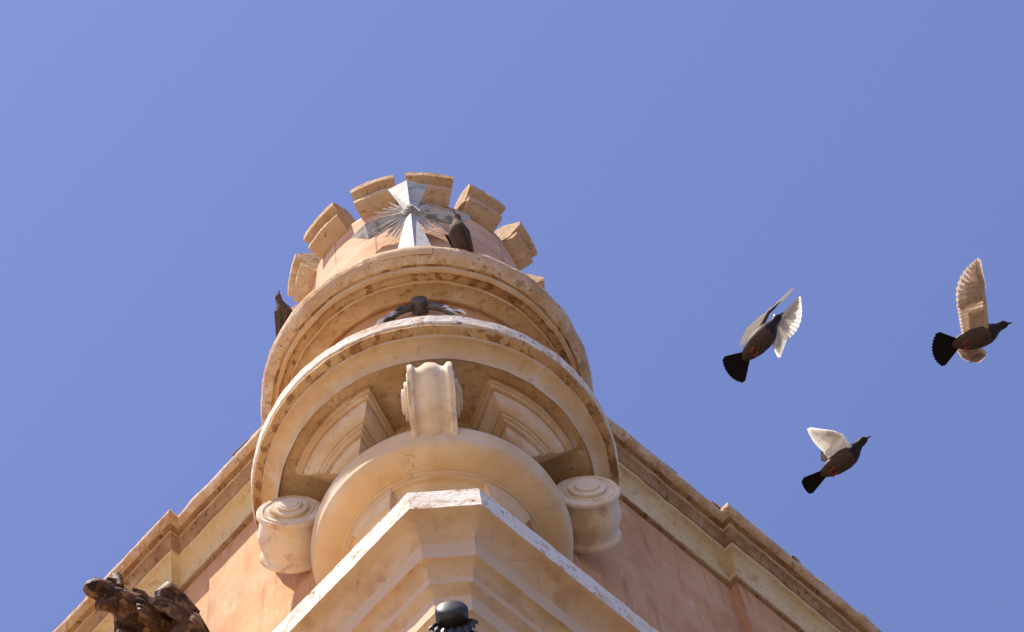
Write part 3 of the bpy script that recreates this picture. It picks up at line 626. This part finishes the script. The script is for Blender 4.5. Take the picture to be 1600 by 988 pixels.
def wing_geo(sh, wrist, tip, trail_in, trail_out, inner_mat, outer_mat, chord=0.11, nprim=12, nsec=10):
    """sh/wrist/tip: leading edge points; trail_in, trail_out: directions in which inner and outermost feathers point"""
    sh, wrist, tip = Vector(sh), Vector(wrist), Vector(tip); ti, to = Vector(trail_in).normalized(), Vector(trail_out).normalized()
    parts = []; nrm = (wrist - sh).cross(ti).normalized()
    V = []; F = []
    for k in range(nsec):
        t = k / (nsec - 1); b = sh.lerp(wrist, t); d = ti
        blade(V, F, b, b + d * chord * (0.92 + 0.12 * t), (wrist - sh), 0.013, 0.017, nrm, bend=0.004)
    parts.append((V, F, inner_mat))
    V = []; F = []; hand = tip - wrist; Lh = hand.length
    for k in range(nprim):
        t = k / (nprim - 1); b = wrist.lerp(wrist + hand * 0.35, t); d = ti.lerp(hand.normalized(), t ** 0.8 * 0.97).normalized()
        L = max(chord, chord * 1.02 + (Lh * 0.66 - chord) * t ** 0.8)
        blade(V, F, b, b + d * L, d.cross(nrm), 0.014, 0.024 - 0.011 * t, nrm + Vector((0, 0, 0.001)), bend=0.01 * t)
    parts.append((V, F, outer_mat))
    V = []; F = []                                  # coverts: short overlapping rows
    for row, (ln, off) in enumerate(((0.66, 0.0022),)):
        for k in range(12):
            t = k / 11; b = sh.lerp(wrist, t) if t < 0.7 else wrist.lerp(wrist + hand * 0.35, (t - 0.7) / 0.3)
            for sg in (-1,): blade(V, F, b + nrm * off * sg, b + ti.lerp(to, max(0, t - .6)) * chord * ln + nrm * off * sg, (wrist - sh), 0.012, 0.013, nrm)
    tube(V, F, [sh, wrist, wrist + hand * 0.4, wrist + hand * 0.6], [0.012, 0.008, 0.005, 0.002], 8)
    parts.append((V, F, inner_mat))
    return parts
PM = ['plume_dark', 'plume_breast', 'plume_grey', 'plume_white', 'plume_tan', 'tail']
def pigeon(loc, fwd, back, wings, tailspread, label, group=None, perched=False, head_turn=0.0, feet=None, scale=1.0, wingmat=3, breast=1):
    f = Vector(fwd).normalized(); u = Vector(back); u = (u - f * u.dot(f)).normalized(); l = u.cross(f)
    root = empty('pigeon', loc); root.matrix_world = Matrix.Translation(loc) @ Matrix(((f.x, l.x, u.x, 0), (f.y, l.y, u.y, 0), (f.z, l.z, u.z, 0), (0, 0, 0, 1))) @ Matrix.Diagonal((scale, scale, scale, 1))
    tag(root, label, 'pigeon', group)
    hd = head_turn
    pr = [(-0.115, 0.010, 0.006, 0.005), (-0.10, 0.008, 0.022, 0.012), (-0.07, 0.004, 0.036, 0.026), (-0.03, 0.0, 0.047, 0.042), (0.02, -0.004, 0.050, 0.049), (0.06, -0.002, 0.045, 0.047), (0.09, 0.006 + hd * .01, 0.035, 0.037),
          (0.112, 0.016 + hd * .03, 0.024, 0.026), (0.130, 0.024 + hd * .05, 0.0195, 0.0205), (0.146, 0.028 + hd * .065, 0.0195, 0.0205), (0.161, 0.028 + hd * .07, 0.016, 0.0165), (0.170, 0.026 + hd * .072, 0.009, 0.010), (0.174, 0.025 + hd * .073, 0.004, 0.004)]
    V, F = spindle(pr); n = 18
    fm0 = []
    for fi, ff in enumerate(F):
        i = fi // n; fm0.append(0 if i >= 5 else breast if fi % n >= 9 else 0)
    parts = [(V, F, None)]
    # tail fan
    V2 = []; F2 = []
    for k in range(12):
        a = (k - 5.5) / 5.5 * R(tailspread); d = Vector((-math.cos(a), math.sin(a), 0.0))
        blade(V2, F2, Vector((-0.075, 0.006 * (k - 5.5) / 5.5, 0.006 - 0.0006 * abs(k - 5.5))), Vector((-0.085, 0, 0.004)) + d * 0.125, (0, 1, 0), 0.010, 0.018, (0, 0, 1))
    parts.append((V2, F2, 5))
    for wg in wings:
        parts += wing_geo(*wg)
    VV = []; FF = []; fm = []
    for i, (v, ff, k) in enumerate(parts):
        b = len(VV); VV += v; FF += [tuple(b + q for q in x) for x in ff]; fm += fm0 if k is None else [k] * len(ff)
    body = mesh_obj('body', VV, FF, (['plume_brown'] + PM[1:]) if perched else PM, root, fm, 60)
    hz = 0.026 + hd * .07
    V = []; F = []; tube(V, F, [(0.168, 0, hz), (0.182, 0, hz - .002), (0.193, 0, hz - .008)], [0.0062, 0.0042, 0.0012], 8); mesh_obj('beak', V, F, ['beak'], root, smooth=60)
    for s in (-1, 1):
        V = []; F = []; tube(V, F, [(0.153, s * 0.014, hz + .006), (0.153, s * 0.0205, hz + .006)], [0.0042, 0.003], 8); mesh_obj('eye', V, F, ['eye'], root, smooth=60)
        V = []; F = []
        if perched:
            tube(V, F, [(-0.07, s * 0.015, -0.02), (-0.095, s * 0.016, -0.035)], [0.007, 0.004], 8); tp = Vector((-0.095, s * .016, -.035)); tl = [(-0.012, -.01), (-0.014, .0), (-0.012, .012), (.01, 0)]
        else:
            tube(V, F, [(-0.04, s * 0.014, -0.026), (-0.058, s * 0.015, -0.036)], [0.006, 0.0035], 8); tp = Vector((-0.058, s * .015, -.036)); tl = [(-0.016, -.007), (-0.019, .0), (-0.016, .006), (.006, 0)]
        for dx, dy in tl: tube(V, F, [tp, tp + Vector((dx * .6, dy * .6, 0.003)), tp + Vector((dx, dy, -0.004))], [0.0032, 0.0026, 0.0016], 6)
        mesh_obj('foot', V, F, ['foot'], root, smooth=60)
    return root
def ivec(r, u, a=0.0): return RV * r + UV_ * u + FV * a     # a direction given as right / up / away as seen from the street
def to_local(fwd, back, v):
    f = Vector(fwd).normalized(); u = Vector(back); u = (u - f * u.dot(f)).normalized(); l = u.cross(f)
    return Vector((v.dot(f), v.dot(l), v.dot(u)))
C0 = Vector((0, -6.0486, Z0))
def fly(px, py, dist, fwd, back, wings, spread, label, scale=1.0, group='pigeons flying beside the turret'):
    d = (FV + RV * ((px - 800) / 4000) - UV_ * ((py - 494) / 4000)).normalized(); loc = C0 + d * dist
    F_, B_ = ivec(*fwd), ivec(*back); k = dist / 4000 / scale; ws = []
    for (sh, wr, tp, ti, to, im, om, ch) in wings:     # pixel offsets (right, up) plus depth in metres
        cv = lambda q: to_local(F_, B_, ivec(q[0] * k, q[1] * k, q[2]))
        ws.append((cv(sh), cv(wr), cv(tp), cv(ti), cv(to), im, om, ch))
    return pigeon(loc, F_, B_, ws, spread, label, group, scale=scale)
# nearest the turret: belly to the street, both wings thrown up and forward
fly(1186, 535, 11.6, (0.62, 0.66, 0.25), (-0.25, 0.2, 1.0),
    [((2, 20, .03), (18, 46, .10), (56, 78, .16), (-40, -34, .02), (-10, -10, .05), 2, 2, 0.13),
     ((22, 0, .03), (32, 30, .08), (70, 72, .12), (14, -24, .01), (10, -10, .05), 3, 3, 0.085)], 34, 'flying pigeon closest to the turret, both wings raised forward', 1.0)
fly(1524, 528, 11.6, (0.9, 0.30, 0.15), (-0.25, 0.40, 0.95),
    [((16, 12, -.02), (12, 62, -.03), (6, 120, .02), (-40, -12, .0), (-20, 5, .0), 4, 4, 0.125),
     ((6, -14, .04), (22, -24, .12), (20, -36, .2), (-26, -6, .04), (-10, -10, .0), 4, 4, 0.11)], 40, 'flying pigeon at the far right with one tall pale wing upright', 1.0)
fly(1313, 722, 12.0, (0.80, 0.58, 0.12), (-0.30, 0.35, 0.95),
    [((14, 22, -.02), (2, 42, .02), (-36, 48, .04), (-26, -30, .0), (-20, 10, .0), 3, 3, 0.115),
     ((-2, 2, .04), (4, 22, .12), (-20, 36, .18), (-26, 0, .04), (-20, 6, .0), 2, 2, 0.09)], 17, 'lowest flying pigeon with white fanned wing and red feet', 1.0)
def folded(im=2):
    out = []
    for s in (-1, 1):
        V = []; F = []
        for k in range(9):
            z = 0.030 - 0.009 * k; blade(V, F, (0.055, s * (0.040 + .0012 * k), z * 0.9), (-0.135 + 0.008 * k, s * (0.022 + .002 * k), z * 0.5 + 0.012), (0, 0, 1), 0.013, 0.009, (0, s, 0.1), th=0.003)
        out.append((V, F, im))
    return out
def perched(loc, fwd, back, label, scale, hd):
    r = pigeon(loc, fwd, back, [], 8, label, 'pigeons perched on the upper ring', perched=True, scale=scale, head_turn=hd)
    for (V, F, k) in folded(0):
        mesh_obj('wing', V, F, ['plume_brown', 'plume_grey'], r, smooth=60, fm=[1 if (i // 18) % 3 == 1 else 0 for i in range(len(F))])
    return r
perched((0.285, -0.93, 13.74 + Z0), (-0.16, -0.55, 0.75), (0.45, 0.62, 0.5), 'brown pigeon perched beside the metal cross on the upper ring', 1.25, 0.1)
perched((-0.775, -0.55, 13.73 + Z0), (0.06, -0.62, 0.60), (-0.85, 0.15, 0.35), 'dark pigeon perched on the left edge of the upper ring', 1.05, 0.1)
